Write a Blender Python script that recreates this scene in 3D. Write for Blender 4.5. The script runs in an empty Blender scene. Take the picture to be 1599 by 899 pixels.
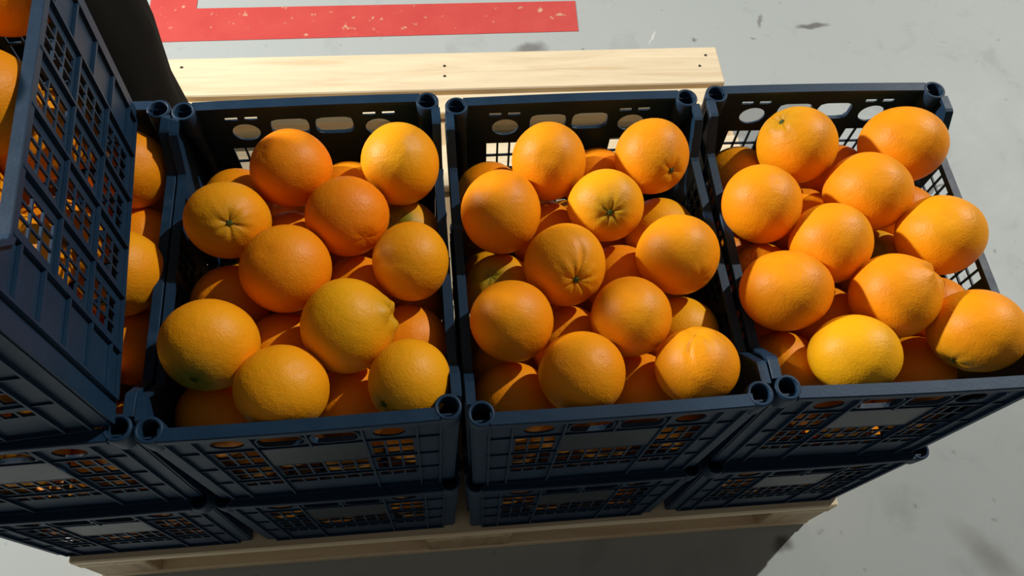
import bpy, bmesh, math, random
import numpy as np
from mathutils import Vector, Matrix

scene = bpy.context.scene
coll = scene.collection
random.seed(7)
R_ = math.radians

# ------------------------------------------------------------------ camera
CAM = np.array([-0.02681, -0.24541, 1.43283])
CR = np.array([[0.9949208586, -0.0837394760, 0.0558586181],      # image right
               [-0.0482174139, -0.8835823126, -0.4657868375],    # image down
               [0.0883604326, 0.4607276822, -0.8831321741]])     # view direction
FPX = 1256.67
cam = bpy.data.cameras.new('camera')
cam_o = bpy.data.objects.new('camera', cam)
coll.objects.link(cam_o)
m = Matrix.Identity(4)
for i in range(3):
    m[i][0] = CR[0][i]; m[i][1] = -CR[1][i]; m[i][2] = -CR[2][i]; m[i][3] = CAM[i]
cam_o.matrix_world = m
cam.sensor_fit = 'HORIZONTAL'; cam.sensor_width = 36.0
cam.lens = FPX / 1599.0 * 36.0
cam.clip_start = 0.02; cam.clip_end = 60
scene.camera = cam_o

# ------------------------------------------------------------------ light
w = bpy.data.worlds.new('hall'); scene.world = w; w.use_nodes = True
bg = w.node_tree.nodes['Background']
bg.inputs[0].default_value = (1.0, 0.93, 0.84, 1); bg.inputs[1].default_value = 0.10

def lamp(name, az, el, dist, size, power, col, tgt=(0.15, 0.3, 0.5)):
    l = bpy.data.lights.new(name, 'AREA'); l.shape = 'DISK'; l.size = size
    l.energy = power; l.color = col
    o = bpy.data.objects.new(name, l); coll.objects.link(o)
    d = Vector((math.sin(R_(az)) * math.cos(R_(el)), math.cos(R_(az)) * math.cos(R_(el)), math.sin(R_(el))))
    o.location = Vector(tgt) + d * dist
    o.rotation_euler = d.to_track_quat('Z', 'Y').to_euler()
    return o
lamp('ceiling_lamp', 57, 41, 9.0, 0.22, 600, (1.0, 0.97, 0.90))
lamp('ceiling_lamp', -70, 25, 3.6, 0.22, 168, (1.0, 0.98, 0.92))

vs = scene.view_settings
vs.view_transform = 'Standard'; vs.look = 'None'; vs.gamma = 1.0; vs.use_curve_mapping = False
vs.exposure = 0.0
scene.display_settings.display_device = 'sRGB'

# ------------------------------------------------------------------ helpers
def tag(o, label=None, cat=None, group=None, kind=None):
    if label: o['label'] = label
    if cat: o['category'] = cat
    if group: o['group'] = group
    if kind: o['kind'] = kind
    return o

def empty(name, loc=(0, 0, 0), rz=0.0):
    o = bpy.data.objects.new(name, None); coll.objects.link(o)
    o.location = loc; o.rotation_euler = (0, 0, rz)
    o.empty_display_size = 0.05
    return o

def link(name, me, parent=None, loc=None, rot=None):
    o = bpy.data.objects.new(name, me); coll.objects.link(o)
    if parent is not None: o.parent = parent
    if loc is not None: o.location = loc
    if rot is not None: o.rotation_euler = rot
    return o

class MB:
    def __init__(s): s.v = []; s.f = []
    def add(s, v, f):
        n = len(s.v); s.v += [tuple(p) for p in v]; s.f += [tuple(i + n for i in q) for q in f]
    def box(s, a, b):
        (x0, y0, z0), (x1, y1, z1) = a, b
        s.add([(x0,y0,z0),(x1,y0,z0),(x1,y1,z0),(x0,y1,z0),(x0,y0,z1),(x1,y0,z1),(x1,y1,z1),(x0,y1,z1)],
              [(0,3,2,1),(4,5,6,7),(0,1,5,4),(1,2,6,5),(2,3,7,6),(3,0,4,7)])
    def prism(s, poly, fn, d0, d1):
        n = len(poly)
        s.add([fn(u, v, d0) for u, v in poly] + [fn(u, v, d1) for u, v in poly],
              [tuple(range(n)), tuple(range(2*n-1, n-1, -1))] + [(i, i+n, (i+1) % n + n, (i+1) % n) for i in range(n)])
    def grid(s, us, vs, hole, fn, d0, d1):
        """perforated slab: cells (i,j) of the grid us x vs that are not holes"""
        nu, nv = len(us), len(vs)
        V = [fn(u, v, d) for d in (d0, d1) for v in vs for u in us]
        I = lambda i, j, k: k*nu*nv + j*nu + i
        sol = lambda i, j: 0 <= i < nu-1 and 0 <= j < nv-1 and not hole(i, j)
        F = []
        for j in range(nv-1):
            for i in range(nu-1):
                if not sol(i, j): continue
                F.append((I(i,j,0), I(i+1,j,0), I(i+1,j+1,0), I(i,j+1,0)))
                F.append((I(i,j,1), I(i,j+1,1), I(i+1,j+1,1), I(i+1,j,1)))
                if not sol(i-1, j): F.append((I(i,j,0), I(i,j+1,0), I(i,j+1,1), I(i,j,1)))
                if not sol(i+1, j): F.append((I(i+1,j,0), I(i+1,j,1), I(i+1,j+1,1), I(i+1,j+1,0)))
                if not sol(i, j-1): F.append((I(i,j,0), I(i,j,1), I(i+1,j,1), I(i+1,j,0)))
                if not sol(i, j+1): F.append((I(i,j+1,0), I(i+1,j+1,0), I(i+1,j+1,1), I(i,j+1,1)))
        s.add(V, F)
    def ringhole(s, u0, u1, v0, v1, cu, cv, ru, rv, fn, d0, d1, power=2.0, n=24):
        """slab cell with a rounded hole"""
        ang = sorted(set([2*math.pi*k/n for k in range(n)] +
                         [math.atan2(b-cv, a-cu) % (2*math.pi) for a in (u0, u1) for b in (v0, v1)]))
        inn, out = [], []
        for a in ang:
            c, q = math.cos(a), math.sin(a)
            t = (abs(c/ru)**power + abs(q/rv)**power) ** (-1/power)
            inn.append((cu + t*c, cv + t*q))
            tt = min(((u1-cu)/c if c > 1e-9 else (u0-cu)/c if c < -1e-9 else 9), ((v1-cv)/q if q > 1e-9 else (v0-cv)/q if q < -1e-9 else 9))
            out.append((cu + tt*c, cv + tt*q))
        k = len(ang)
        V = [fn(u, v, d) for d in (d0, d1) for lst in (inn, out) for u, v in lst]
        F = []
        for i in range(k):
            j = (i+1) % k
            F.append((i, k+i, k+j, j)); F.append((2*k+i, 2*k+j, 3*k+j, 3*k+i))
            F.append((i, j, 2*k+j, 2*k+i)); F.append((k+i, 3*k+i, 3*k+j, k+j))
        s.add(V, F)
    def sweep(s, path, prof, fn):
        """path: list of (p,q); prof: closed list of (a, b); fn(p, q, a, b) -> xyz"""
        n = len(prof); V = [fn(p, q, a, b) for p, q in path for a, b in prof]; F = []
        for k in range(len(path)-1):
            for i in range(n):
                j = (i+1) % n
                F.append((k*n+i, k*n+j, (k+1)*n+j, (k+1)*n+i))
        F.append(tuple(range(n-1, -1, -1))); F.append(tuple((len(path)-1)*n+i for i in range(n)))
        s.add(V, F)
    def mesh(s, name, mat, smooth=False):
        me = bpy.data.meshes.new(name); me.from_pydata(s.v, [], s.f); me.materials.append(mat)
        bm = bmesh.new(); bm.from_mesh(me); bmesh.ops.recalc_face_normals(bm, faces=bm.faces[:]); bm.to_mesh(me); bm.free()
        if smooth:
            for p in me.polygons: p.use_smooth = True
        me.update(); return me

# ------------------------------------------------------------------ materials
def newmat(name):
    ma = bpy.data.materials.new(name); ma.use_nodes = True
    nt = ma.node_tree
    return ma, nt, nt.nodes['Principled BSDF']
def nd(nt, typ, **kw):
    n = nt.nodes.new(typ)
    for k, v in kw.items():
        if k.startswith('i_'):
            key = k[2:]; n.inputs[int(key) if key.isdigit() else key.replace('_', ' ')].default_value = v
        else: setattr(n, k, v)
    return n
def ramp(nt, src, stops):
    r = nt.nodes.new('ShaderNodeValToRGB'); nt.links.new(src, r.inputs[0])
    el = r.color_ramp.elements
    while len(el) < len(stops): el.new(0.5)
    for e, (p, c) in zip(el, stops): e.position = p; e.color = c if len(c) == 4 else (*c, 1)
    return r
def mixc(nt, fac, a, b, mode='MIX'):
    n = nt.nodes.new('ShaderNodeMix'); n.data_type = 'RGBA'; n.blend_type = mode
    for sock, val in ((n.inputs[0], fac), (n.inputs[6], a), (n.inputs[7], b)):
        if hasattr(val, 'is_output'): nt.links.new(val, sock)
        else: sock.default_value = val if not isinstance(val, tuple) or len(val) == 4 else (*val, 1)
    return n.outputs[2]
def mth(nt, op, a, b=None, c=None, clamp=False):
    n = nt.nodes.new('ShaderNodeMath'); n.operation = op; n.use_clamp = clamp
    for i, v in enumerate((a, b, c)):
        if v is None: continue
        if hasattr(v, 'is_output'): nt.links.new(v, n.inputs[i])
        else: n.inputs[i].default_value = v
    return n.outputs[0]
def noise(nt, vec, scale, detail=3, rough=0.5, dist=0.0):
    n = nd(nt, 'ShaderNodeTexNoise'); n.inputs['Scale'].default_value = scale; n.inputs['Detail'].default_value = detail
    n.inputs['Roughness'].default_value = rough; n.inputs['Distortion'].default_value = dist
    nt.links.new(vec, n.inputs['Vector']); return n.outputs['Fac']
def bump(nt, bsdf, h, strength, dist):
    b = nd(nt, 'ShaderNodeBump'); b.inputs['Strength'].default_value = strength; b.inputs['Distance'].default_value = dist
    nt.links.new(h, b.inputs['Height']); nt.links.new(b.outputs[0], bsdf.inputs['Normal'])

def mat_peel():
    ma, nt, b = newmat('orange_peel')
    oc = nd(nt, 'ShaderNodeTexCoord').outputs['Object']
    oi = nd(nt, 'ShaderNodeObjectInfo')
    sep = nd(nt, 'ShaderNodeSeparateColor'); nt.links.new(oi.outputs['Color'], sep.inputs[0])
    off = nd(nt, 'ShaderNodeVectorMath', operation='ADD'); nt.links.new(oc, off.inputs[0])
    comb = nd(nt, 'ShaderNodeCombineXYZ')
    nt.links.new(mth(nt, 'MULTIPLY', oi.outputs['Random'], 9.0), comb.inputs[0]); nt.links.new(comb.outputs[0], off.inputs[1])
    v = off.outputs[0]
    n1 = noise(nt, v, 18, 3)
    n2 = noise(nt, v, 70, 3)
    st = nd(nt, 'ShaderNodeAttribute', attribute_name='stem').outputs['Fac']
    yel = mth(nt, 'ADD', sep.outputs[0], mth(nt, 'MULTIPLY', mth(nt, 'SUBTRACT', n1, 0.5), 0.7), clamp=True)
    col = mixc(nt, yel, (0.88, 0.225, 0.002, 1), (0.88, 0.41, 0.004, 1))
    grn = mth(nt, 'MULTIPLY', sep.outputs[1], mth(nt, 'MULTIPLY', mth(nt, 'POWER', st, 1.25), mth(nt, 'ADD', 0.75, n1)), clamp=True)
    col = mixc(nt, grn, col, (0.20, 0.19, 0.012, 1))
    col = mixc(nt, mth(nt, 'MULTIPLY', mth(nt, 'SUBTRACT', n2, 0.5), 0.5, clamp=True), col, (0.85, 0.42, 0.03, 1))
    nt.links.new(col, b.inputs['Base Color'])
    b.inputs['Roughness'].default_value = 0.48
    b.inputs['Specular IOR Level'].default_value = 0.25
    vo = nd(nt, 'ShaderNodeTexVoronoi'); vo.inputs['Scale'].default_value = 420; nt.links.new(v, vo.inputs['Vector'])
    h = mth(nt, 'ADD', mth(nt, 'MULTIPLY', vo.outputs['Distance'], 0.35), mth(nt, 'ADD', mth(nt, 'MULTIPLY', noise(nt, v, 95, 2), 1.1), mth(nt, 'MULTIPLY', noise(nt, v, 38, 2), 1.2)))
    bump(nt, b, h, 0.40, 0.0014)
    return ma

def mat_plastic(name, col, rough, spec=0.5):
    ma, nt, b = newmat(name)
    oc = nd(nt, 'ShaderNodeTexCoord').outputs['Object']
    n1 = noise(nt, oc, 30, 4, 0.6); n2 = noise(nt, oc, 260, 2)
    f = mth(nt, 'MULTIPLY', mth(nt, 'SUBTRACT', n1, 0.38, clamp=True), 1.2, clamp=True)
    c = mixc(nt, f, (*col, 1), (col[0]*1.5+.003, col[1]*1.5+.003, col[2]*1.5+.003, 1))
    nt.links.new(c, b.inputs['Base Color'])
    nt.links.new(mth(nt, 'ADD', rough - .08, mth(nt, 'MULTIPLY', n1, 0.2)), b.inputs['Roughness'])
    b.inputs['Specular IOR Level'].default_value = spec
    bump(nt, b, n2, 0.15, 0.0008)
    return ma

def mat_wood(name, base, dark, axis):
    ma, nt, b = newmat(name)
    oc = nd(nt, 'ShaderNodeTexCoord').outputs['Object']
    oi = nd(nt, 'ShaderNodeObjectInfo')
    mp = nd(nt, 'ShaderNodeMapping'); nt.links.new(oc, mp.inputs[0])
    sc = [14.0, 14.0, 14.0]; sc[axis] = 1.1
    mp.inputs['Scale'].default_value = sc
    comb = nd(nt, 'ShaderNodeCombineXYZ'); 
    for k in range(3): nt.links.new(mth(nt, 'MULTIPLY', oi.outputs['Random'], 7.0 + 3*k), comb.inputs[k])
    nt.links.new(comb.outputs[0], mp.inputs['Location'])
    v = mp.outputs[0]
    g = noise(nt, v, 3.2, 5, 0.6, 0.8)
    fine = noise(nt, v, 16, 3, 0.6)
    blot = noise(nt, v, 0.9, 3, 0.5)
    c = ramp(nt, g, [(0.30, dark), (0.50, base), (0.72, tuple(min(1, x*1.12) for x in base))]).outputs[0]
    c = mixc(nt, mth(nt, 'MULTIPLY', mth(nt, 'SUBTRACT', fine, 0.5, clamp=True), 0.9, clamp=True), c, (*dark, 1))
    c = mixc(nt, mth(nt, 'MULTIPLY', mth(nt, 'SUBTRACT', blot, 0.56, clamp=True), 2.2, clamp=True), c, (dark[0]*.9, dark[1]*.82, dark[2]*.7, 1))
    nt.links.new(c, b.inputs['Base Color']); b.inputs['Roughness'].default_value = 0.62
    bump(nt, b, fine, 0.25, 0.001)
    return ma

def mat_floor():
    ma, nt, b = newmat('painted_concrete')
    oc = nd(nt, 'ShaderNodeTexCoord').outputs['Object']
    big = noise(nt, oc, 1.3, 4, 0.55); mid = noise(nt, oc, 7, 5, 0.65, 0.6); fine = noise(nt, oc, 60, 4, 0.7)
    c = mixc(nt, big, (0.37, 0.405, 0.405, 1), (0.43, 0.462, 0.455, 1))
    c = mixc(nt, mth(nt, 'MULTIPLY', mth(nt, 'SUBTRACT', mid, 0.57, clamp=True), 2.0, clamp=True), c, (0.22, 0.235, 0.23, 1))
    sp = noise(nt, oc, 33, 2, 0.4)
    c = mixc(nt, mth(nt, 'MULTIPLY', mth(nt, 'SUBTRACT', sp, 0.71, clamp=True), 9, clamp=True), c, (0.17, 0.18, 0.18, 1))
    c = mixc(nt, mth(nt, 'MULTIPLY', mth(nt, 'SUBTRACT', fine, 0.60, clamp=True), 1.6, clamp=True), c, (0.50, 0.52, 0.51, 1))
    # old scuffs and stains that lie on the floor at fixed places: x, y, half length, half width, angle, tone
    warp = nd(nt, 'ShaderNodeTexNoise'); warp.inputs['Scale'].default_value = 26; warp.inputs['Detail'].default_value = 4
    nt.links.new(oc, warp.inputs['Vector'])
    wv = nd(nt, 'ShaderNodeVectorMath', operation='MULTIPLY_ADD'); nt.links.new(warp.outputs['Color'], wv.inputs[0])
    wv.inputs[1].default_value = (.035, .035, 0); 
    sub = nd(nt, 'ShaderNodeVectorMath', operation='SUBTRACT'); nt.links.new(oc, sub.inputs[0]); sub.inputs[1].default_value = (.0175, .0175, 0)
    nt.links.new(sub.outputs[0], wv.inputs[2])
    for (x, y, a, q, ang, tone, amt) in STAINS:
        mp = nd(nt, 'ShaderNodeMapping', vector_type='TEXTURE'); nt.links.new(wv.outputs[0], mp.inputs[0])
        mp.inputs['Location'].default_value = (x, y, 0); mp.inputs['Rotation'].default_value = (0, 0, R_(ang)); mp.inputs['Scale'].default_value = (a, q, 1)
        ln = nd(nt, 'ShaderNodeVectorMath', operation='LENGTH'); nt.links.new(mp.outputs[0], ln.inputs[0])
        f = mth(nt, 'MULTIPLY', mth(nt, 'SUBTRACT', 1.0, ln.outputs['Value'], clamp=True), amt, clamp=True)
        c = mixc(nt, f, c, (tone, tone*1.0, tone*.97, 1))
    nt.links.new(c, b.inputs['Base Color'])
    nt.links.new(mth(nt, 'ADD', 0.40, mth(nt, 'MULTIPLY', mid, 0.35)), b.inputs['Roughness'])
    b.inputs['Specular IOR Level'].default_value = 0.22
    bump(nt, b, mth(nt, 'ADD', mid, mth(nt, 'MULTIPLY', fine, .3)), 0.12, 0.004)
    return ma

def mat_red():
    ma, nt, b = newmat('red_floor_paint')
    oc = nd(nt, 'ShaderNodeTexCoord').outputs['Object']
    n = noise(nt, oc, 14, 4, 0.6); ch = noise(nt, oc, 42, 3, 0.55); ch2 = noise(nt, oc, 8, 2)
    c = mixc(nt, n, (0.50, 0.048, 0.045, 1), (0.62, 0.085, 0.07, 1))
    f = mth(nt, 'MULTIPLY', mth(nt, 'SUBTRACT', mth(nt, 'ADD', ch, mth(nt, 'MULTIPLY', ch2, .25)), 0.775, clamp=True), 14, clamp=True)
    c = mixc(nt, f, c, (0.60, 0.36, 0.23, 1))
    nt.links.new(c, b.inputs['Base Color']); b.inputs['Roughness'].default_value = 0.5
    return ma

def mat_plain(name, col, rough=0.6, nscale=20, var=0.35):
    ma, nt, b = newmat(name)
    oc = nd(nt, 'ShaderNodeTexCoord').outputs['Object']
    n = noise(nt, oc, nscale, 3)
    nt.links.new(mixc(nt, n, tuple(x*(1-var) for x in col)+(1,), tuple(x*(1+var) for x in col)+(1,)), b.inputs['Base Color'])
    b.inputs['Roughness'].default_value = rough; b.inputs['Specular IOR Level'].default_value = 0.15
    bump(nt, b, n, 0.2, 0.002)
    return ma

STAINS = [(0.215, 1.145, .05, .022, 8, .20, 1.6), (0.93, 1.20, .05, .014, 5, .15, 2.0), (0.80, 1.22, .03, .008, 70, .22, 1.6),
          (1.08, .70, .05, .006, 25, .15, 2.0), (.93, .45, .07, .04, 60, .20, 1.0), (1.02, .40, .05, .03, 20, .22, .9),
          (-.08, 1.262, .02, .014, 10, .2, 2.5), (.52, 1.17, .03, .004, 60, .60, 2.0), (.55, -.03, .025, .02, 30, .16, 1.5),
          (.92, -.08, .10, .035, -50, .24, .8), (.28, 1.13, .02, .01, 0, .22, 1.2)]
PEEL = mat_peel()
PLAST = mat_plastic('navy_plastic', (0.008, 0.028, 0.060), 0.46, 0.22)
PANEL = mat_plastic('smooth_navy_plastic', (0.014, 0.022, 0.033), 0.36, 0.35)
WOODX = mat_wood('pine_board', (0.77, 0.635, 0.43), (0.68, 0.52, 0.32), 0)
WOODY = mat_wood('pine_cross_board', (0.66, 0.50, 0.30), (0.48, 0.32, 0.16), 1)
BLOCK = mat_wood('chip_block', (0.52, 0.38, 0.22), (0.34, 0.23, 0.12), 2)
FLOOR = mat_floor(); RED = mat_red()
NAIL = mat_plain('rusty_nail', (0.06, 0.045, 0.035), 0.5)
SACK = mat_plain('black_cloth', (0.0045, 0.0036, 0.0026), 0.95, 60)
CALYX = mat_plain('dry_green_stem', (0.06, 0.085, 0.018), 0.7, 300)

# ------------------------------------------------------------------ floor
mb = MB(); mb.box((-5, -4, -.05), (5, 6, 0))
tag(link('floor', mb.mesh('floor', FLOOR)), kind='structure')
mb = MB()
mb.prism([(-.684, 1.190), (.338, 1.198), (.342, 1.300), (-.576, 1.296), (-.572, 2.4), (-.690, 2.4)], lambda u, v, d: (u, v, d), .0, .0012)
tag(link('painted_stripe', mb.mesh('painted_stripe', RED)), 'worn red painted corner stripe on the grey floor behind the pallet', 'floor marking')

# ------------------------------------------------------------------ pallet (1.2 x 1.0 m)
pal = empty('wooden_pallet', (0, 0, 0))
tag(pal, 'pale pine pallet on the floor carrying all the crates', 'pallet')
def board(name, a, b, mat):
    bm = bmesh.new(); bmesh.ops.create_cube(bm, size=1)
    for v in bm.verts: v.co = Vector([ (b[i]-a[i])*v.co[i] for i in range(3)])
    bmesh.ops.bevel(bm, geom=bm.edges[:], offset=.0025, segments=1, affect='EDGES')
    me = bpy.data.meshes.new(name); bm.to_mesh(me); bm.free(); me.materials.append(mat)
    return link(name, me, pal, [(a[i]+b[i])/2 for i in range(3)])
tops = [(0, .102), (.124, .224), (.268, .368), (.43, .53), (.655, .757), (.836, .885), (.897, 1.0)]
top_objs = []
for k, (y0, y1) in enumerate(tops):
    j = random.uniform(-.004, .004) if 0 < k < 5 else 0
    top_objs.append(board('top_board', (-.6+j, y0, .122), (.6+j, y1, .144), WOODX))
for x0, x1 in ((-.6, -.5), (-.07, .07), (.5, .6)):
    board('cross_board', (x0, .0, .100), (x1, 1.0, .122), WOODY)
    for y0, y1 in ((0, .1), (.45, .55), (.9, 1.0)):
        board('block', (x0+.002, y0+.001, .022), (x1-.002, y1-.001, .100), BLOCK)
for y0, y1 in ((0, .1), (.45, .55), (.9, 1.0)):
    board('bottom_board', (-.6, y0, .0), (.6, y1, .022), WOODX)
mb = MB()
n = 10
ring = [(math.cos(2*math.pi*i/n)*.0038, math.sin(2*math.pi*i/n)*.0038) for i in range(n)]
mb.add([(0, 0, .0016)] + [(x*.7, y*.7, .0012) for x, y in ring] + [(x, y, -.002) for x, y in ring],
       [(0, 1+i, 1+(i+1) % n) for i in range(n)] + [(1+i, 1+n+i, 1+n+(i+1) % n, 1+(i+1) % n) for i in range(n)])
nail = mb.mesh('nail', NAIL)
for x, y in ((.004, .962), (.003, .934), (.572, .975), (.553, .945), (-.535, .975), (-.56, .925)):
    b = top_objs[-1]
    link('nail', nail, b, (x, y-.9485, .011))
# ------------------------------------------------------------------ crates
H = .273; WX, WY = .1395, .190            # ring centres
def tap(z): return .007 * (1 - z / H)      # walls lean in towards the base
def f_end(u, v, d):   return (u * (1 - .05 * (1 - v / H)), -(.1945 + d - tap(v)), v)
def f_side(u, v, d):  return (.1485 + d - tap(v), u * (1 - .035 * (1 - v / H)), v)

def lin(a, b, n, gap):
    w_ = (b - a - gap * (n - 1)) / n; out = []
    for k in range(n): out += [a + k * (w_ + gap), a + k * (w_ + gap) + w_]
    return out

def end_wall():
    mb = MB(); T0, T1 = 0.0, .0022
    def holes(u0, u1, v0, v1, hu, hv):
        us = [u0] + hu + [u1]; vs_ = [v0] + hv + [v1]
        mb.grid(us, vs_, lambda i, j: i % 2 == 1 and j % 2 == 1, f_end, T0, T1)
    def solid(u0, u1, v0, v1): mb.grid([u0, u1], [v0, v1], lambda i, j: False, f_end, T0, T1)
    for s in (-1, 1):
        A = lambda a, b: (min(s*a, s*b), max(s*a, s*b))
        a, b = A(.108, .1485); solid(a, b, .0006, .266)
        a, b = A(.054, .108); h = lin(a + .005, b - .005, 3, .0026)
        solid(a, b, .0006, .049)
        holes(a, b, .049, .081, h, [.052, .066])
        holes(a, b, .081, .138, h, lin(.085, .133, 2, .0028))
        holes(a, b, .138, .206, h, lin(.145, .197, 2, .0028))
        mb.ringhole(a, b, .206, .246, s*.080, .226, .0165, .0145, f_end, T0, T1)
        holes(a, b, .246, .266, lin(a + .008, b - .008, 2, .008), [.2475, .2525])
        a, b = A(.0, .054)
        mb.ringhole(a, b, .206, .266, s*.0265, .232, .0225, .0145, f_end, T0, T1, 5.0)
    h = lin(-.050, .050, 6, .0026)
    solid(-.054, .054, .0006, .049)
    holes(-.054, .054, .049, .081, h, [.052, .066])
    holes(-.054, .054, .081, .138, h, lin(.085, .133, 2, .0028))
    solid(-.054, .054, .138, .206)
    return mb.mesh('end_wall', PLAST)

def rib_v(z0, z1, depth, th, fn, name):
    mb = MB(); mb.grid([-th/2, th/2], [z0, z1], lambda i, j: False, fn, .0, depth); return mb.mesh(name, PLAST)

EW = end_wall()
def erib(u, z0, z1):
    mb = MB(); mb.grid([u-.0011, u+.0011], [z0, z1], lambda i, j: False, f_end, .0020, .0062); return mb.mesh('rib', PLAST)
def hrib(z, u0, u1, d=.0042):
    mb = MB(); mb.grid([u0, u1], [z-.0011, z+.0011], lambda i, j: False, f_end, .0020, d); return mb.mesh('rib', PLAST)
E_RIBS = [erib(u, .006, .262) for u in (-.132, -.108, -.054, .054, .108, .132)] + [erib(0, .206, .262)] + \
         [hrib(z, -.134, .134) for z in (.078, .139, .204)] + [hrib(.006, -.134, .134, .0062)]
def handle_lip(s):
    mb = MB(); n = 20
    pts = []
    for k in range(n):
        a = 2*math.pi*k/n; c, q = math.cos(a), math.sin(a)
        t = (abs(c/.0225)**5 + abs(q/.0145)**5) ** -.2
        pts.append((s*.0265 + t*c, .232 + t*q, t*c/.0225, t*q/.0145))
    V = []
    for (u, v, nu, nv) in pts:
        V += [f_end(u, v, .002), f_end(u, v, .0052), f_end(u+nu*.0018, v+nv*.0018, .0052), f_end(u+nu*.0018, v+nv*.0018, .002)]
    F = [(4*k+i, 4*((k+1) % n)+i, 4*((k+1) % n)+(i+1) % 4, 4*k+(i+1) % 4) for k in range(n) for i in range(4)]
    mb.add(V, F); return mb.mesh('handle_rim', PLAST)
LIPS = [handle_lip(-1), handle_lip(1)]
mb = MB(); mb.grid([-.0525, .0525], [.141, .2025], lambda i, j: False, f_end, .0022, .0040); LAB = mb.mesh('label_panel', PANEL)

def side_wall():
    mb = MB(); T0, T1 = 0.0, .0022
    ys = [-.122, -.061, 0, .061, .122]; zs = [.012, .084, .156, .226]
    for k in range(4):
        mb.grid([ys[k], ys[k+1]], [.0006, zs[0]], lambda i, j: False, f_side, T0, T1)
        for q in range(3):
            us = [ys[k]] + lin(ys[k]+.0115, ys[k+1]-.0115, 3, .0024) + [ys[k+1]]
            vs_ = [zs[q]] + lin(zs[q]+.007, zs[q+1]-.007, 3, .0026) + [zs[q+1]]
            mb.grid(us, vs_, lambda i, j: i % 2 == 1 and j % 2 == 1, f_side, T0, T1)
        mb.grid([ys[k], ys[k+1]], [zs[-1], .230], lambda i, j: False, f_side, T0, T1)
    for s in (-1, 1):
        mb.prism([(s*.1955, .0006), (s*.1955, .268), (s*.160, .268), (s*.124, .229), (s*.122, .229), (s*.122, .0006)], f_side, T0, T1)
    return mb.mesh('side_wall', PLAST)
SW = side_wall()
def srib(u, z0, z1, w_=.0026, d=.0062):
    mb = MB(); mb.grid([u-w_/2, u+w_/2], [z0, z1], lambda i, j: False, f_side, .0026, d); return mb.mesh('rib', PLAST)
def shrib(z, u0, u1):
    mb = MB(); mb.grid([u0, u1], [z-.0016, z+.0016], lambda i, j: False, f_side, .0026, .0058); return mb.mesh('rib', PLAST)
S_RIBS = [srib(u, .006, .229) for u in (-.122, -.061, 0, .061, .122)] + [srib(u, .006, .262) for u in (-.172, .172)] + \
         [shrib(z, -.122, .122) for z in (.084, .156)] + \
         [shrib(z, min(s*.122, s*.172), max(s*.122, s*.172)) for s in (-1, 1) for z in (.030, .078, .126, .174, .215)] + [shrib(.006, -.172, .172)]

def end_rim():
    mb = MB()
    def bow(t): return .0012 * math.cos(t / .13 * math.pi / 2)
    path = [(-.131 + .262 * k / 8, 0) for k in range(9)]
    prof = [(.1895, .273), (.2020, .273), (.2032, .2716), (.2032, .2640), (.2018, .2640), (.2010, .2685), (.1895, .2685)]
    mb.sweep(path, prof, lambda p, q, a, b: (p, -(a + bow(p)), b))
    return mb.mesh('end_rim', PLAST)
def side_rim():
    mb = MB()
    path = [(-.180, H), (-.160, H), (-.156, H-.0012), (-.129, .2345), (-.124, .233), (.124, .233), (.129, .2345), (.156, H-.0012), (.160, H), (.180, H)]
    prof = [(.1435, 0), (.1530, 0), (.1538, -.0010), (.1538, -.0085), (.1525, -.0085), (.1520, -.0045), (.1435, -.0045)]
    mb.sweep(path, prof, lambda p, q, a, b: (a - tap(q), p, q + b))
    return mb.mesh('side_rim', PLAST)
ER, SR = end_rim(), side_rim()

def post():
    mb = MB(); n = 24
    prof = [(.0070, .004), (.0072, .236), (.0125, .242), (.0135, .264), (.0135, .2722), (.0128, .2732), (.0104, .2732), (.0098, .2722), (.0096, .243), (.0058, .236), (.0056, .12), (.0001, .119)]
    V = []
    for r, z in prof:
        for k in range(n):
            a = 2*math.pi*k/n
            sh = tap(z) + (.0035 if z < .2365 else 0)
            V.append((r*math.cos(a) - sh, r*math.sin(a) - sh, z))
    F = [(j*n+k, j*n+(k+1) % n, (j+1)*n+(k+1) % n, (j+1)*n+k) for j in range(len(prof)-1) for k in range(n)]
    F.append(tuple(range(n-1, -1, -1)))
    mb.add(V, F)
    me = mb.mesh('corner_post', PLAST, True)
    return me
POST = post()
def base():
    mb = MB()
    us = [-.140] + lin(-.132, .132, 7, .006) + [.140]; vs_ = [-.186] + lin(-.178, .178, 9, .006) + [.186]
    mb.grid(us, vs_, lambda i, j: i % 2 == 1 and j % 2 == 1, lambda u, v, d: (u, v, d), .004, .009)
    return mb.mesh('base', PLAST)
BASE = base()

def crate(x, y, z, deg, label):
    c = empty('plastic_crate', (x, y, z), R_(deg)); tag(c, label, 'crate', 'navy plastic fruit crates')
    link('base', BASE, c)
    for k in range(2):
        ewl = link('end_wall', EW, c, rot=(0, 0, k * math.pi))
        for r in E_RIBS: link('rib', r, ewl)
        for r in LIPS: link('handle_rim', r, ewl)
        lp = link('label_panel', LAB, ewl); lp['label'] = 'smooth blank panel'
        link('end_rim', ER, c, rot=(0, 0, k * math.pi))
        swl = link('side_wall', SW, c, rot=(0, 0, k * math.pi))
        for r in S_RIBS: link('rib', r, swl)
        link('side_rim', SR, c, rot=(0, 0, k * math.pi))
    for k, (sx, sy) in enumerate(((1, 1), (-1, 1), (-1, -1), (1, -1))):
        link('corner_post', POST, c, (sx*WX, sy*WY, 0), (0, 0, k * math.pi / 2))
    return c
Z0, Z1, Z2 = .1442, .4174, .6906
crate(-.4755, .2035, Z0, .2, 'bottom navy plastic crate of the tall three-crate stack at left')
crate(-.4755, .2035, Z1, .9, 'middle navy plastic crate of the tall three-crate stack at left')
crate(-.4920, .1960, Z2, 4.3, 'topmost navy plastic crate, skewed on the tall three-crate stack at left')
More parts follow.
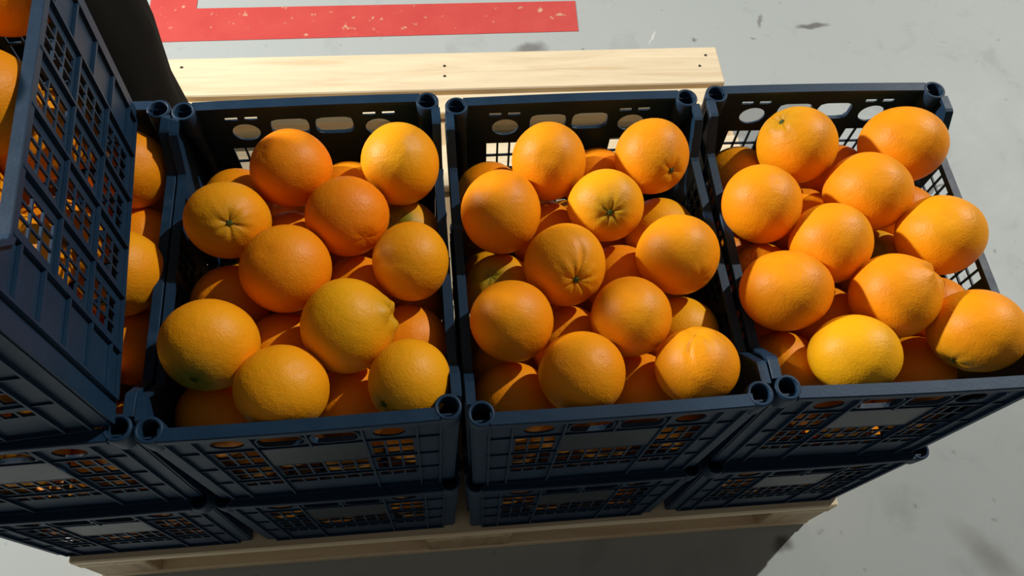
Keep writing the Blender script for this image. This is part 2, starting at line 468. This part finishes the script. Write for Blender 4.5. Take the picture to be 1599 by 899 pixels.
crate(-.1675, .2040, Z0, .3, 'bottom navy crate of the stack beside the tall left stack')
crate(-.1680, .2040, Z1, 1.0, 'left open navy crate of oranges, upper one beside the tall left stack')
crate(.1450, .2010, Z0, .2, 'bottom navy crate of the third stack from the left')
crate(.1437, .1990, Z1, .6, 'middle open navy crate of oranges, upper one of its stack')
crate(.4575, .2030, Z0, 0, 'bottom navy crate of the rightmost stack on the pallet')
crate(.4570, .2035, Z1, -.7, 'right open navy crate of oranges, upper one of the rightmost stack')

# ------------------------------------------------------------------ oranges
def orange_verts(seed, wrinkle=1.0, nub=0.0, groove=0.0, nseg=44, nring=30):
    """unit orange, stem at +z; returns verts, faces, stem closeness"""
    rs = random.Random(seed)
    ph = [rs.uniform(0, 6.28) for _ in range(8)]
    lob = rs.choice((5, 6, 7))
    V, S_ = [], []
    th_list = [math.pi * (k / nring) ** 1.35 for k in range(nring + 1)]
    for th in th_list:
        row = [0.0] if th in (th_list[0], th_list[-1]) else [2*math.pi*k/nseg for k in range(nseg)]
        for p in row:
            x, y, z = math.sin(th)*math.cos(p), math.sin(th)*math.sin(p), math.cos(th)
            r = 1.0 + .013*math.sin(2.1*x+ph[0]) * math.sin(2.4*y+ph[1]) + .010*math.sin(3.1*z+2*x+ph[2]) + .006*math.sin(5*x+ph[3])*math.sin(4*z+3*y+ph[4])
            r -= .085*math.exp(-(th/.17)**2) * min(wrinkle, 1)
            r += .020*math.exp(-((th-.36)/.17)**2)
            if th > 0:
                g = .5+.5*math.cos(lob*p + ph[5] + .5*math.sin(2*p+ph[6]))
                r -= wrinkle*.030*(g**3)*math.exp(-((th-.22)/.20)**2)
                r += wrinkle*.006*math.sin(11*p+ph[6]+3*th)*math.exp(-((th-.45)/.25)**2)
            r += nub*(.07+.05*math.cos(3*p+ph[7]))*math.exp(-((th-.24)/.14)**2)
            r -= groove*.055*math.exp(-(((p-1.2+.25*math.sin(3*th)) / (.10))**2))*math.exp(-((th-.5)/.45)**2)
            r -= .030*math.exp(-((math.pi-th)/.14)**2)
            V.append((x*r, y*r, z*r*.975)); S_.append(math.exp(-(th/.62)**2))
    F = []
    n = nseg
    for k in range(n): F.append((0, 1+k, 1+(k+1) % n))
    for j in range(nring-2):
        a = 1+j*n
        for k in range(n): F.append((a+k, a+n+k, a+n+(k+1) % n, a+(k+1) % n))
    a = 1+(nring-2)*n; last = len(V)-1
    for k in range(n): F.append((a+k, last, a+(k+1) % n))
    return np.array(V), F, S_

def orange_mesh(V, F, S_):
    me = bpy.data.meshes.new('orange'); me.from_pydata([tuple(v) for v in V], [], F)
    at = me.attributes.new('stem', 'FLOAT', 'POINT'); at.data.foreach_set('value', S_)
    me.polygons.foreach_set('use_smooth', [True]*len(me.polygons)); me.materials.append(PEEL); me.update()
    return me

def basis(axis, roll=0.0):
    z = Vector(axis).normalized(); t = Vector((.31, .52, .79)) if abs(z.z) < .9 else Vector((1, .2, 0))
    x = t.cross(z).normalized(); y = z.cross(x)
    c, s = math.cos(roll), math.sin(roll)
    return np.array([x*c+y*s, y*c-x*s, z])          # rows

def view_axes(P):
    v = CAM - P; v /= np.linalg.norm(v)
    e1 = CR[0] - v*(CR[0]@v); e1 /= np.linalg.norm(e1)
    e2 = np.cross(e1, v); e2 = e2 if e2@CR[1] > 0 else -e2
    return e1, e2, v

calyx_mesh = None
def get_calyx():
    global calyx_mesh
    if calyx_mesh: return calyx_mesh
    mb = MB(); n = 10
    V = [(0, 0, .0011)]
    for k in range(n):
        a = 2*math.pi*k/n; r = .0046 if k % 2 == 0 else .0024
        V.append((r*math.cos(a), r*math.sin(a), .0004 if k % 2 == 0 else .0008))
    for k in range(n):
        a = 2*math.pi*k/n; r = .0016
        V.append((r*math.cos(a), r*math.sin(a), .0016))
    V += [(0, 0, .0013)]
    for k in range(n):
        a = 2*math.pi*k/n; r = .0046 if k % 2 == 0 else .0024
        V.append((r*math.cos(a)*.9, r*math.sin(a)*.9, -.0016))
    F = [(1+k, 1+(k+1) % n, n+1+(k+1) % n, n+1+k) for k in range(n)] + [(n+1+k, n+1+(k+1) % n, 2*n+1) for k in range(n)]
    F += [(1+k, 2*n+2+k, 2*n+2+(k+1) % n, 1+(k+1) % n) for k in range(n)] + [tuple(range(2*n+2, 3*n+2))]
    mb.add(V[1:], [tuple(i-1 for i in f) for f in F])
    calyx_mesh = mb.mesh('calyx', CALYX); return calyx_mesh

seed_n = [100]
def shown_orange(P, rx, ry, label, group, stem=None, yel=.45, grn=.15, wr=1.0, nub=0.0, groove=0.0, roll=None, calyx=True, hi=True, gdir=0):
    """an orange whose outline is rx by ry seen from the front; stem = (dx, dy) offset of the stem end as a share of the radius"""
    P = np.array(P, float); seed_n[0] += 1; rs = random.Random(seed_n[0])
    e1, e2, v = view_axes(P)
    if stem is None:
        ax = -v*.75 + e1*rs.uniform(-.5, .5) + e2*rs.uniform(.1, .8)
    else:
        dx, dy = stem; c = math.sqrt(max(0.0, 1-dx*dx-dy*dy)); ax = e1*dx + e2*dy + v*c
    ax = ax/np.linalg.norm(ax)
    B = basis(ax, rs.uniform(0, 6.28) if roll is None else roll)
    if gdir:
        B = basis(ax, 0.0); d = e2 * gdir; want = math.atan2(d@B[1], d@B[0]); B = basis(ax, want - 1.2)
    V, F, S_ = orange_verts(seed_n[0], wr, nub, groove, *((88, 34) if groove else (44, 30) if hi else (32, 22)))
    rm = (rx*ry)**.5
    Wv = (V @ B) * rm
    a1 = Wv@e1; a2 = Wv@e2
    Wv = Wv + np.outer(a1*(rx/rm-1), e1) + np.outer(a2*(ry/rm-1), e2)
    o = link('orange', orange_mesh(Wv, F, S_), None, P)
    o.color = (yel, grn, 0, 1)
    tag(o, label, 'orange', group)
    if stem is not None and calyx:
        q = link('calyx', get_calyx(), o)
        M = Matrix.Identity(4)
        for i in range(3):
            for k in range(3): M[k][i] = B[i][k]
            M[i][3] = float(Wv[0][i] + ax[i]*.0004)
        q.matrix_local = M
        q['label'] = 'dry green stem end'
    return o

shared = []
for k in range(5):
    V, F, S_ = orange_verts(30+k, .8, nseg=28, nring=18); shared.append(orange_mesh(V * .044, F, S_))
def packed_orange(P, r, label, group):
    seed_n[0] += 1; rs = random.Random(seed_n[0])
    o = link('orange', shared[rs.randrange(5)], None, P, (rs.uniform(0, 6.28), rs.uniform(0, 6.28), rs.uniform(0, 6.28)))
    o.scale = (r/.044,) * 3; o.color = (rs.uniform(.15, .75), rs.uniform(0, .5), 0, 1)
    return tag(o, label, 'orange', group)
POS = {"A":[[[-0.3808,0.3469,0.6409,0.0427,0.0465],[-0.3729,0.2081,0.6426,0.0473,0.0487]],[[-0.3764,0.2813,0.5845,0.0435],[-0.3729,0.1515,0.5734,0.0435],[-0.4173,0.0847,0.6052,0.0435]],[[-0.5193,0.3392,0.6343,0.044],[-0.5791,0.2746,0.6322,0.044],[-0.4465,0.2801,0.6368,0.044],[-0.5216,0.2081,0.6356,0.044],[-0.577,0.14,0.6312,0.044],[-0.452,0.155,0.6434,0.044],[-0.5758,0.0532,0.645,0.044],[-0.5788,0.3486,0.5704,0.044],[-0.4477,0.351,0.5849,0.044],[-0.5108,0.2727,0.5773,0.044],[-0.4412,0.2139,0.5792,0.044],[-0.5762,0.2029,0.5669,0.044],[-0.5101,0.1397,0.5747,0.044],[-0.5742,0.0554,0.5572,0.044],[-0.4991,0.0555,0.6021,0.044],[-0.5071,0.3485,0.5204,0.044],[-0.3778,0.3509,0.532,0.044],[-0.5764,0.2768,0.5196,0.044],[-0.4411,0.2843,0.5264,0.044],[-0.5035,0.2064,0.5179,0.044],[-0.3761,0.2213,0.521,0.044],[-0.5741,0.1321,0.515,0.044],[-0.4389,0.1203,0.5278,0.044],[-0.4987,0.0578,0.5142,0.044],[-0.3727,0.0592,0.5359,0.044],[-0.5774,0.3476,0.4706,0.0425],[-0.4376,0.3498,0.4704,0.0425],[-0.5059,0.2782,0.4704,0.0425],[-0.3769,0.2908,0.4703,0.0425],[-0.4351,0.1849,0.4705,0.0425],[-0.5753,0.206,0.4706,0.0425],[-0.5013,0.1321,0.4703,0.0425],[-0.3745,0.1258,0.4708,0.0425],[-0.5729,0.0564,0.4707,0.0425],[-0.4259,0.0584,0.4697,0.0425]]],
"B":[[[-0.1898,0.3201,0.67,0.0468,0.0446],[-0.0663,0.3207,0.6707,0.0452,0.0474],[-0.2553,0.2531,0.67,0.0464,0.0422],[-0.1257,0.2524,0.67,0.0456,0.0448],[-0.1896,0.1887,0.67,0.0486,0.0472],[-0.0571,0.191,0.67,0.0414,0.0436],[-0.2615,0.1043,0.6719,0.0492,0.0472],[-0.1242,0.1181,0.67,0.049,0.049],[-0.1875,0.0528,0.6699,0.0468,0.043],[-0.062,0.0527,0.67,0.0425,0.0425]],[[-0.2647,0.3201,0.6015,0.0435],[-0.1307,0.328,0.599,0.0435],[-0.0669,0.2686,0.5994,0.0435],[-0.1994,0.2566,0.599,0.0435],[-0.2655,0.1866,0.599,0.0435],[-0.1217,0.1911,0.599,0.0435],[-0.2042,0.123,0.599,0.0435],[-0.0645,0.1257,0.599,0.0435],[-0.1291,0.0566,0.599,0.0435],[-0.2673,0.0541,0.5972,0.0435]],[[-0.2136,0.3208,0.5312,0.0435],[-0.0719,0.3503,0.4719,0.0435],[-0.2681,0.2632,0.4868,0.0435],[-0.1266,0.2666,0.5363,0.0435],[-0.1987,0.1932,0.522,0.0435],[-0.0677,0.202,0.5316,0.0435],[-0.2667,0.118,0.5325,0.0435],[-0.1364,0.1285,0.5222,0.0435],[-0.2047,0.0571,0.5335,0.0435],[-0.0658,0.0603,0.5044,0.0435],[-0.2696,0.3476,0.4713,0.043],[-0.1583,0.3493,0.4713,0.043],[-0.0699,0.2638,0.4713,0.043],[-0.1832,0.2667,0.4712,0.043],[-0.2669,0.1787,0.4712,0.043],[-0.1293,0.1999,0.4712,0.043],[-0.2055,0.1195,0.4713,0.043],[-0.0677,0.1401,0.4713,0.043],[-0.145,0.0591,0.4712,0.043],[-0.2646,0.0572,0.4713,0.043]]],
"C":[[[0.1068,0.3175,0.67,0.0443,0.0451],[0.2304,0.3186,0.6708,0.0441,0.0449],[0.045,0.2506,0.67,0.0455,0.0477],[0.1658,0.2527,0.67,0.0432,0.0418],[0.1098,0.1782,0.67,0.0448,0.0456],[0.2373,0.1846,0.6701,0.0456,0.0456],[0.0459,0.1135,0.67,0.0437,0.0437],[0.1737,0.1115,0.67,0.0429,0.0429],[0.1129,0.0502,0.67,0.0445,0.0431],[0.2332,0.0506,0.67,0.0435,0.0415]],[[0.0404,0.3206,0.599,0.0435],[0.1764,0.3301,0.604,0.0435],[0.1038,0.2565,0.599,0.0435],[0.2451,0.2567,0.599,0.0435],[0.1865,0.192,0.5989,0.0435],[0.0419,0.1863,0.599,0.0435],[0.1145,0.1142,0.599,0.0435],[0.2465,0.1199,0.599,0.0435],[0.0449,0.05,0.599,0.0435],[0.1866,0.0515,0.599,0.0435]],[[0.0989,0.3159,0.5313,0.0435],[0.2407,0.3435,0.4719,0.0435],[0.0439,0.2594,0.491,0.0435],[0.1861,0.2881,0.5287,0.0435],[0.1134,0.1869,0.522,0.0435],[0.2439,0.1958,0.5322,0.0435],[0.0444,0.1143,0.5321,0.0435],[0.1748,0.1233,0.5221,0.0435],[0.1056,0.0524,0.5338,0.0435],[0.2448,0.0546,0.5032,0.0435],[0.0431,0.3432,0.4713,0.043],[0.1543,0.3442,0.4713,0.043],[0.1278,0.261,0.4712,0.043],[0.2423,0.257,0.4712,0.043],[0.1827,0.195,0.4713,0.043],[0.0447,0.1756,0.4712,0.043],[0.1055,0.1155,0.4712,0.043],[0.2436,0.1346,0.4712,0.043],[0.0461,0.0529,0.4713,0.043],[0.1649,0.054,0.4712,0.043]]],
"D":[[[0.4111,0.3286,0.6704,0.0482,0.0466],[0.5449,0.3241,0.67,0.0513,0.0467],[0.3488,0.247,0.67,0.0453,0.0461],[0.4796,0.256,0.6716,0.0499,0.0469],[0.4156,0.1907,0.67,0.0458,0.0458],[0.5437,0.1907,0.6756,0.0486,0.0456],[0.3486,0.1328,0.67,0.0498,0.0442],[0.4684,0.1189,0.6726,0.0486,0.0464],[0.4045,0.054,0.67,0.0467,0.0419],[0.5456,0.0713,0.6744,0.0498,0.045]],[[0.359,0.3304,0.5986,0.0435],[0.4876,0.3271,0.5991,0.0435],[0.4298,0.2623,0.5973,0.0435],[0.501,0.1971,0.5986,0.0435],[0.5597,0.2613,0.599,0.0435],[0.3548,0.1866,0.599,0.0435],[0.4232,0.1234,0.5964,0.0435],[0.3558,0.0685,0.5992,0.0435],[0.5109,0.0549,0.5946,0.0435],[0.558,0.1279,0.599,0.0435]],[[0.4149,0.3231,0.532,0.0435],[0.5573,0.347,0.4719,0.0435],[0.3585,0.2675,0.4959,0.0435],[0.4991,0.2651,0.5352,0.0435],[0.4262,0.1943,0.5226,0.0435],[0.5572,0.2003,0.5326,0.0435],[0.3558,0.1224,0.5307,0.0435],[0.4877,0.1257,0.5227,0.0435],[0.4139,0.0578,0.5354,0.0435],[0.5546,0.057,0.4942,0.0435],[0.3597,0.3499,0.4713,0.043],[0.4709,0.3484,0.4713,0.043],[0.4412,0.2677,0.4712,0.043],[0.4952,0.201,0.4713,0.043],[0.5568,0.2608,0.4712,0.043],[0.3575,0.185,0.4712,0.043],[0.4185,0.1251,0.4713,0.043],[0.3561,0.0596,0.4713,0.043],[0.4717,0.0581,0.4712,0.043],[0.5554,0.1399,0.4711,0.043]]]}
PAT_T = [[-0.0369, 0.1185], [0.0862, 0.1198], [-0.0987, 0.0516], [0.0221, 0.0537], [-0.0339, -0.0208], [0.0936, -0.0144], [-0.0978, -0.0855], [0.03, -0.0875], [-0.0308, -0.1488], [0.0895, -0.1484]]
PAT_S = [[-0.1033, 0.1216], [0.0327, 0.1311], [-0.0399, 0.0575], [0.1014, 0.0577], [0.0428, -0.007], [-0.1018, -0.0127], [-0.0292, -0.0848], [0.1028, -0.0791], [-0.0988, -0.149], [0.0429, -0.1475]]
TOPMOST = [[-0.4037, 0.3655, 0.897], [-0.3945, 0.2302, 0.897]]
CN = {'A': 'the tall left stack', 'B': 'the left open crate', 'C': 'the middle open crate', 'D': 'the right open crate'}
# label, stem offset, yellow, green, wrinkle, nub, groove
TOPS = {
 'B': [('deep orange fruit at the rear left of ', (-.72, -.44), .10, .0, .15, 0, 0, False),
       ('dull yellowish orange at the rear right corner of ', None, .75, .1, 1, 0, 0, True),
       ('orange with wrinkled star-shaped green stem end at the left of ', (.03, .07), .55, .35, 1.3, 0, 0, True),
       ('deep orange fruit with a small dimple, second from rear right in ', (.40, .53), .08, .0, .3, 0, 0, False),
       ('large deep orange fruit in the centre of ', None, .22, 0, 1, 0, 0, True),
       ('smaller yellow-orange fruit against the right wall of ', (-.28, .56), .55, .05, .12, 0, 0, False),
       ('large orange with a dark green patch low on its front in ', (-.30, .80), .60, 1.0, .8, 0, 0, True),
       ('large yellowish orange with a knobbly nub on its right side in ', (.90, -.26), .80, .35, 1.0, 1.0, 0, True),
       ('orange resting against the front rim, left of centre in ', None, .60, 0, 1, 0, 0, True),
       ('yellowish orange half shaded at the front right corner of ', (-.62, .55), .72, .6, .7, 0, 0, True)],
 'C': [('bright plain orange at the rear left of ', None, .45, 0, 1, 0, 0, True),
       ('bright orange with a dark stem pit at the rear right of ', (.55, .38), .40, .15, .9, 0, 0, True),
       ('plain dull orange against the left wall, second row of ', None, .35, 0, 1, 0, 0, True),
       ('yellow-tinged orange with a large green star stem end in ', (.12, .20), .75, .55, 1.5, 0, 0, True),
       ('orange with a green stem button and vertical crease, centre of ', (.28, .38), .50, .12, 1.1, 0, 1.0, True),
       ('bright orange with a shadowed dent, against the right wall of ', (.52, .62), .50, .05, .5, 0, 0, False),
       ('smooth orange at the left, behind the front left corner of ', (-.1, .72), .40, 0, .1, 0, 0, False),
       ('smooth orange right of centre, one row from the front of ', None, .42, 0, 1, 0, 0, True),
       ('orange cut off by the front rim in the middle of ', None, .40, 0, 1, 0, 0, True),
       ('orange with a seam running down it, front right corner of ', (-.02, -.86), .45, .15, .6, 0, 1.21, False)],
 'D': [('orange with a dark green stem notch on top, rear left of ', (-.42, -.66), .55, .35, 1.2, .3, 0, True),
       ('large bright orange in the rear right corner of ', None, .42, 0, 1, 0, 0, True),
       ('bright smooth orange against the left wall of ', None, .42, 0, 1, 0, 0, True),
       ('large smooth orange right of centre, second row of ', None, .38, 0, 1, 0, 0, True),
       ('smooth orange in the very centre of ', None, .45, 0, 1, 0, 0, True),
       ('yellow-tinged orange against the right wall of ', None, .62, .1, 1, 0, 0, True),
       ('wide oval orange at the left, two rows from the front of ', None, .32, 0, 1, 0, 0, True),
       ('large orange with a bump on its upper right edge in ', (.82, -.52), .42, .05, .7, .6, 0, False),
       ('golden yellow orange by the front rim in ', None, .95, .1, 1, 0, 0, True),
       ('large rough-skinned orange at the front right corner of ', (-.52, .78), .50, .5, 1.1, 0, 0, True)],
 'A': [('orange showing behind the top crate at the rear of ', None, .42, 0, 1, 0, 0, True),
       ('large orange showing in the right gap, halfway along ', (.1, .85), .52, .5, .5, 0, 0, False)]}
SECS = {
 'B': ['dark orange tucked by the rear left corner of ', 'shaded orange between the two rearmost fruit of ', 'shaded greenish orange sunk at the right wall of ',
       'shaded orange beneath the stem-star fruit and the centre fruit in ', 'large shaded orange sunk at the left wall of ', 'shaded orange sunk right of the large centre fruit in ',
       'dark orange sunk below the large centre fruit of ', 'half-lit orange sunk at the right wall near the front of ', 'shaded orange sunk at the front rim, right of centre in ',
       'dark orange sunk in the front left corner of '],
 'C': ['dark orange tucked in the rear left corner of ', 'shaded orange between the two rearmost fruit of ', 'shaded orange sunk left of the star-stem fruit in ',
       'yellowish orange sunk at the right wall near the rear of ', 'shaded orange sunk right of the centre fruit in ', 'dark greenish orange sunk at the left wall of ',
       'shaded orange sunk below the creased centre fruit of ', 'yellowish orange sunk at the right wall near the front of ', 'half-lit orange sunk in the front left corner of ',
       'shaded orange sunk at the front rim, right of centre in '],
 'D': ['dark brownish orange tucked in the rear left corner of ', 'reddish orange sunk between the two rearmost fruit of ', 'small lit orange glimpse sunk right of the left wall fruit in ',
       'greenish yellow orange sunk right of the centre fruit in ', 'orange sunk by the right wall near the rear of ', 'shaded orange sunk at the left wall of ',
       'shaded orange sunk below the centre fruit of ', 'orange sunk in the front left corner of ', 'orange sunk at the front rim, right of the golden fruit in ',
       'orange sunk by the right wall, behind the front right fruit of '],
 'A': ['shaded orange sunk between the two larger fruit at the right of ', 'shaded orange sunk in the right gap near the front of ', 'bright orange glimpse nearest the front corner of ']}
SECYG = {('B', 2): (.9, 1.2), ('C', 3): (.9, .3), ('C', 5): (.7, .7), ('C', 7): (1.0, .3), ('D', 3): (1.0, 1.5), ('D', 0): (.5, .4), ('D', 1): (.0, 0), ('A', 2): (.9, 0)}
SECSTEM = {('B', 2): (-.25, -.35), ('C', 5): (-.25, -.45), ('D', 3): (-.1, -.4), ('D', 5): (-.2, -.5)}
for k in 'BCDA':
    g = 'oranges in ' + CN[k][4:]
    for P, (lab, stem, yel, grn, wr, nub, gro, cal) in zip(POS[k][0], TOPS[k]):
        shown_orange(P[:3], P[3], P[4], lab + CN[k], g, stem, yel, grn, wr, nub, gro, calyx=cal,
                     gdir=0 if not gro else (1 if gro > 1.2 else -1))
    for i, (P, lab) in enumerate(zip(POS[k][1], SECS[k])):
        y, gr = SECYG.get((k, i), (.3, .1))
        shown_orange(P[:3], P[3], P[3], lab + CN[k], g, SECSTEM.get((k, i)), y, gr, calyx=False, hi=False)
    for P in POS[k][2]:
        packed_orange(P[:3], P[3], 'orange buried deep inside ' + CN[k] + ', seen only through lattice', 'oranges buried in ' + CN[k][4:])
def fill(x, y, z, deg, layers, cond, label, group):
    c, s = math.cos(R_(deg)), math.sin(R_(deg))
    for pat, h, r in layers:
        for (u, v) in pat:
            tp = .0075 * (1 - h / .273); u = max(-.1476+tp+r, min(.1476-tp-r, u)); v = max(-.1936+tp+r, min(.1936-tp-r, v))
            if cond(u, v): packed_orange((x + c*u - s*v, y + s*u + c*v, z + h), r, label, group)
LAY = [(PAT_T, .0535, .0435), (PAT_S, .122, .0435), (PAT_T, .192, .0435)]
front = lambda u, v: v < -.05
fill(-.4755, .2035, Z0, 0, LAY, front, 'orange inside the bottom crate of the tall left stack, seen through its lattice', 'oranges in the bottom left crate')
fill(-.1675, .2040, Z0, 0, LAY, front, 'orange inside the bottom crate beside the tall left stack, seen through its lattice', 'oranges in the second bottom crate')
fill(.1450, .2010, Z0, 0, LAY, front, 'orange inside the bottom crate of the third stack, seen through its lattice', 'oranges in the third bottom crate')
fill(.4575, .2030, Z0, 0, LAY, lambda u, v: True, 'orange inside the bottom crate of the rightmost stack, seen through its lattice', 'oranges in the bottom right crate')
fill(-.4920, .1960, Z2, 4.3, LAY[:2], lambda u, v: u > -.07, 'orange behind the side lattice of the topmost crate of the tall left stack', 'oranges in the topmost left crate')
names = iter(['orange at the rear of the topmost left crate, cut by the picture top', 'large bright orange at the left picture edge in the topmost crate'])
c, s = math.cos(R_(4.3)), math.sin(R_(4.3))
for P in TOPMOST:
    shown_orange(P, .0455, .0455, next(names), 'oranges in the topmost left crate', None, .45, 0)
for (u, v) in [q for q in PAT_T if -.07 < q[0] <= .05]:
    packed_orange((-.492 + c*u - s*v, .196 + s*u + c*v, Z2 + .195), .0435, 'orange behind the side lattice of the topmost crate of the tall left stack', 'oranges in the topmost left crate')

# ------------------------------------------------------------------ black sack behind the left stack
def sack():
    n, zs = 40, [(.0, .70), (.004, .86), (.03, .97), (.10, 1.0), (.20, 1.0), (.26, 1.0), (.31, 1.03), (.36, 1.08), (.40, 1.10), (.44, 1.06), (.49, .97), (.56, .92), (.64, .86), (.70, .70), (.735, .40), (.75, .16), (.79, .12), (.83, .20), (.84, .17)]
    V = []
    for z, q in zs:
        for k in range(n):
            a = 2*math.pi*k/n
            f = 1 + .025*math.sin(5*a+z*9) + .018*math.sin(9*a-z*14) + .012*math.sin(17*a+z*30)
            V.append((.118*q*f*math.cos(a) - .03*z, .150*q*f*math.sin(a), z))
    F = [(j*n+k, j*n+(k+1) % n, (j+1)*n+(k+1) % n, (j+1)*n+k) for j in range(len(zs)-1) for k in range(n)]
    F += [tuple(range(n-1, -1, -1)), tuple((len(zs)-1)*n+k for k in range(n))]
    mb = MB(); mb.add(V, F); return mb.mesh('black_sack', SACK, True)
tag(link('black_sack', sack(), None, (-.54, .645, .1442)), 'black cloth-like bundle standing behind the tall left crate stack', 'sack')
